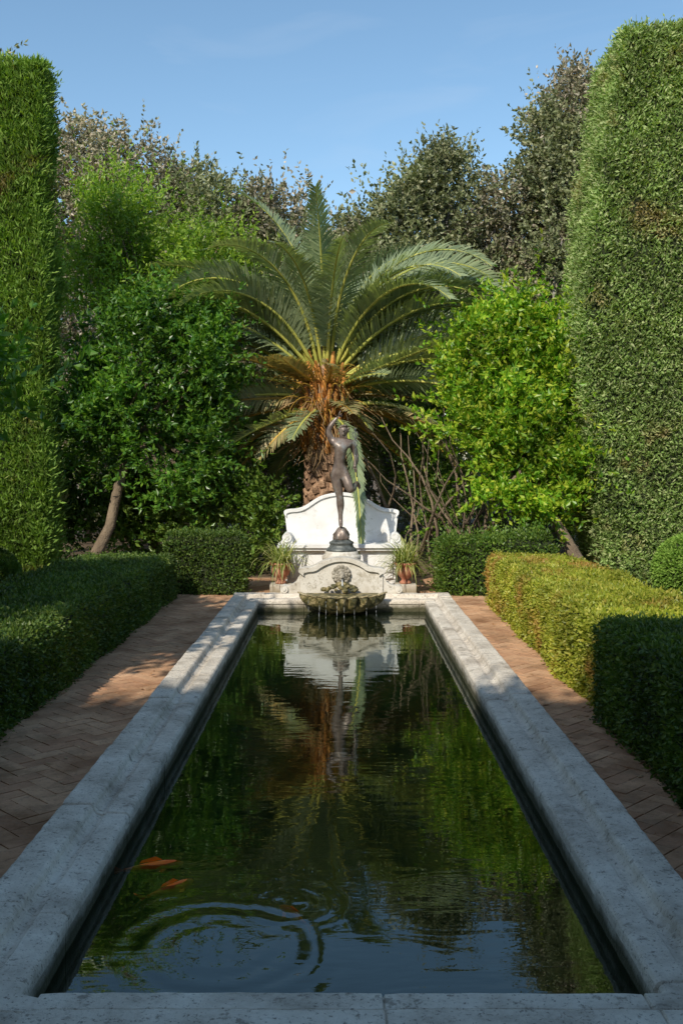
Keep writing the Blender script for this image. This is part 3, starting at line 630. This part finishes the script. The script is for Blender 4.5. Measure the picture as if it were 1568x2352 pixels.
def frond(az,el,ln,bend,old=0,base=None,twist=0.0,leafl=.46,power=1.5,start=.14,droop=.1,sweep=0,roll=None):
    n=26; d=np.array([math.cos(az),math.sin(az),0])
    p=np.array([PX,PY,2.5]) + d*.16 if base is None else np.array(base,float)
    if base is None: p[2]+= .45*math.sin(el)
    pts=[p]; tan=[]
    for k_ in range(n):
        t=k_/(n-1); th=el-bend*t**power; az2=az+twist*t*t; v=np.array([math.cos(az2)*math.cos(th),math.sin(az2)*math.cos(th),math.sin(th)]); tan.append(v); p=p+v*ln/n; pts.append(p)
    P=np.array(pts); T=np.array(tan+[tan[-1]])
    (rold if old else rach).tube(P,[.032*(1-.9*k_/n)+.002 for k_ in range(n+1)],6,False)
    m=int(ln*30); V=VL[old];F=FL[old]
    if roll is None: roll=R.normal()*.45
    for k_ in range(m):
        t=start+(1-start)*k_/m; f=t*n; i0=min(int(f),n-1); c_=P[i0]*(1-(f-i0))+P[i0+1]*(f-i0); tt=T[i0]
        sd=nrm(np.cross(tt,UP+1e-3)); u=np.cross(sd,tt); sd,u=sd*math.cos(roll)+u*math.sin(roll),u*math.cos(roll)-sd*math.sin(roll)
        prof_=leafl*min(1,(t-.05)*4.5)*(1-.72*max(0,t-.55)/.45)
        for s in (-1,1):
            fw=.45+.75*t+sweep; v=nrm(sd*s+tt*fw+u*(.38+R.normal()*.1)+R.normal(size=3)*.07); l=prof_*R.uniform(.85,1.12)
            wd=nrm(np.cross(v,u+sd*s*-.3))*.0155
            dr=UP*(-droop if not old else -.2)*l
            a_=c_; b_=c_+v*l*.5; e_=c_+v*l+dr; o=len(V)
            V+=[a_-wd*.5,a_+wd*.5,b_+wd,b_-wd,e_+wd*.15,e_-wd*.15]; F+=[(o,o+1,o+2,o+3),(o+3,o+2,o+4,o+5)]
D=math.radians
spec=[(150,88,3.4,1.0,.5),(170,80,3.4,1.7,0),(40,78,3.4,1.6,0),(-20,76,3.5,2.0,0),(-60,78,3.0,1.5,0),(-100,84,2.9,.9,0),(-130,74,3.1,1.7,0),(10,66,3.7,1.9,0),(-10,58,3.6,1.7,0),(20,48,3.5,1.3,0),
 (-40,68,3.1,1.8,0),(-72,72,2.6,1.2,0),(-112,72,2.6,1.3,0),(-150,66,3.3,2.1,0),(180,60,3.4,1.9,0),(200,50,3.3,1.5,0),(160,52,3.5,1.4,0),(-165,42,3.0,1.1,0),(-30,46,3.1,1.3,0),(150,72,3.4,1.3,0),(60,64,3.4,1.5,0),(120,64,3.4,1.5,0),(80,58,3.3,1.5,0),
 (5,72,3.9,2.1,0),(-5,34,3.2,1.0,0),(185,34,3.2,.9,0),(-38,58,3.0,1.7,0),(-142,58,2.9,1.7,0),(0,44,3.6,1.5,0),(178,42,3.4,1.3,0),(-18,60,3.5,2.1,0),(195,66,3.4,2.2,0)]
for a,e_,l,b_,tw in spec: frond(D(a+R.normal()*4),D(e_),l,b_,0,twist=tw)
for i in range(30):
    el=R.uniform(25,72); frond(D(R.uniform(-30,210)),D(el),R.uniform(2.7,3.4),R.uniform(1.1,1.9),0,twist=R.normal()*.3)
for i in range(44):
    el=R.uniform(-28,26); az=D(R.uniform(-42,222)) if R.random()<.88 else D(R.uniform(-135,-45)); front=math.sin(az)<-.6
    frond(az,D(el),R.uniform(1.9,2.8)*(.5 if front else 1),R.uniform(.2,.8),int(R.random()<.4),twist=R.normal()*.3,leafl=.32)
frond(D(-80),D(0),3.4,1.45,0,base=(PX+.1,PY-.3,2.15),twist=-.05,leafl=.27,power=1.3,droop=.15,sweep=.9,roll=.2)
frond(D(-22),D(15),3.2,1.7,0,base=(PX+.3,PY-.1,2.35),twist=.1,leafl=.26,power=.9,droop=.4,sweep=.5)
for i,nm in ((0,'leaflets'),(1,'old_leaflets')): npmesh(nm,VL[i],FL[i],M['palm' if i==0 else 'palmold'],pa)
M['rachis']=solidmat('frond_rib',[(.3,(.24,.28,.05)),(.7,(.5,.45,.1))],3,3,.5,.1,.002,30)
rach.obj('frond_ribs',M['rachis'],pa,True); rold.obj('old_frond_ribs',M['stalk'],pa,True)
mb=MB()
for i in range(150):
    a=R.random()*6.283; el=R.uniform(.3,1.4); p=np.array([PX+.3*math.cos(a),PY+.3*math.sin(a),R.uniform(2.0,2.8)]); pts=[p]; s_=R.uniform(.08,.17)
    for k_ in range(6): th=el-.25*k_; p=p+s_*np.array([math.cos(a)*math.cos(th),math.sin(a)*math.cos(th),math.sin(th)]); pts.append(p)
    mb.tube(pts,[.010,.009,.008,.007,.005,.003,.002],5,False)
mb.obj('fruit_stalks',M['stalk'],pa,True)
mb=MB()
for i in range(190):
    a=R.random()*6.283; p=np.array([PX+.36*math.cos(a),PY+.36*math.sin(a),R.uniform(1.7,2.8)]); pts=[p]; oo=R.uniform(.04,.12)
    for k_ in range(5): p=p+np.array([math.cos(a)*oo,math.sin(a)*oo,-.08])+R.normal(size=3)*.02; pts.append(p)
    mb.tube(pts,[.009,.008,.007,.005,.003,.001],4,False)
mb.obj('dead_fibres',M['fibre'],pa,True)

n=70; xs=np.where(R.random(n)<.5,R.uniform(-2.0,-1.3,n),R.uniform(1.28,1.62,n)); P=np.column_stack([xs,R.uniform(3,12,n),np.full(n,GZ+.006)])
Dd=np.column_stack([R.normal(size=(n,2)),R.normal(size=n)*.1]); leaves('fallen_leaves',P,Dd,.035+.03*R.random(n),.022,M['litter'],side=np.tile(UP,(n,1))+R.normal(size=(n,3))*.15)
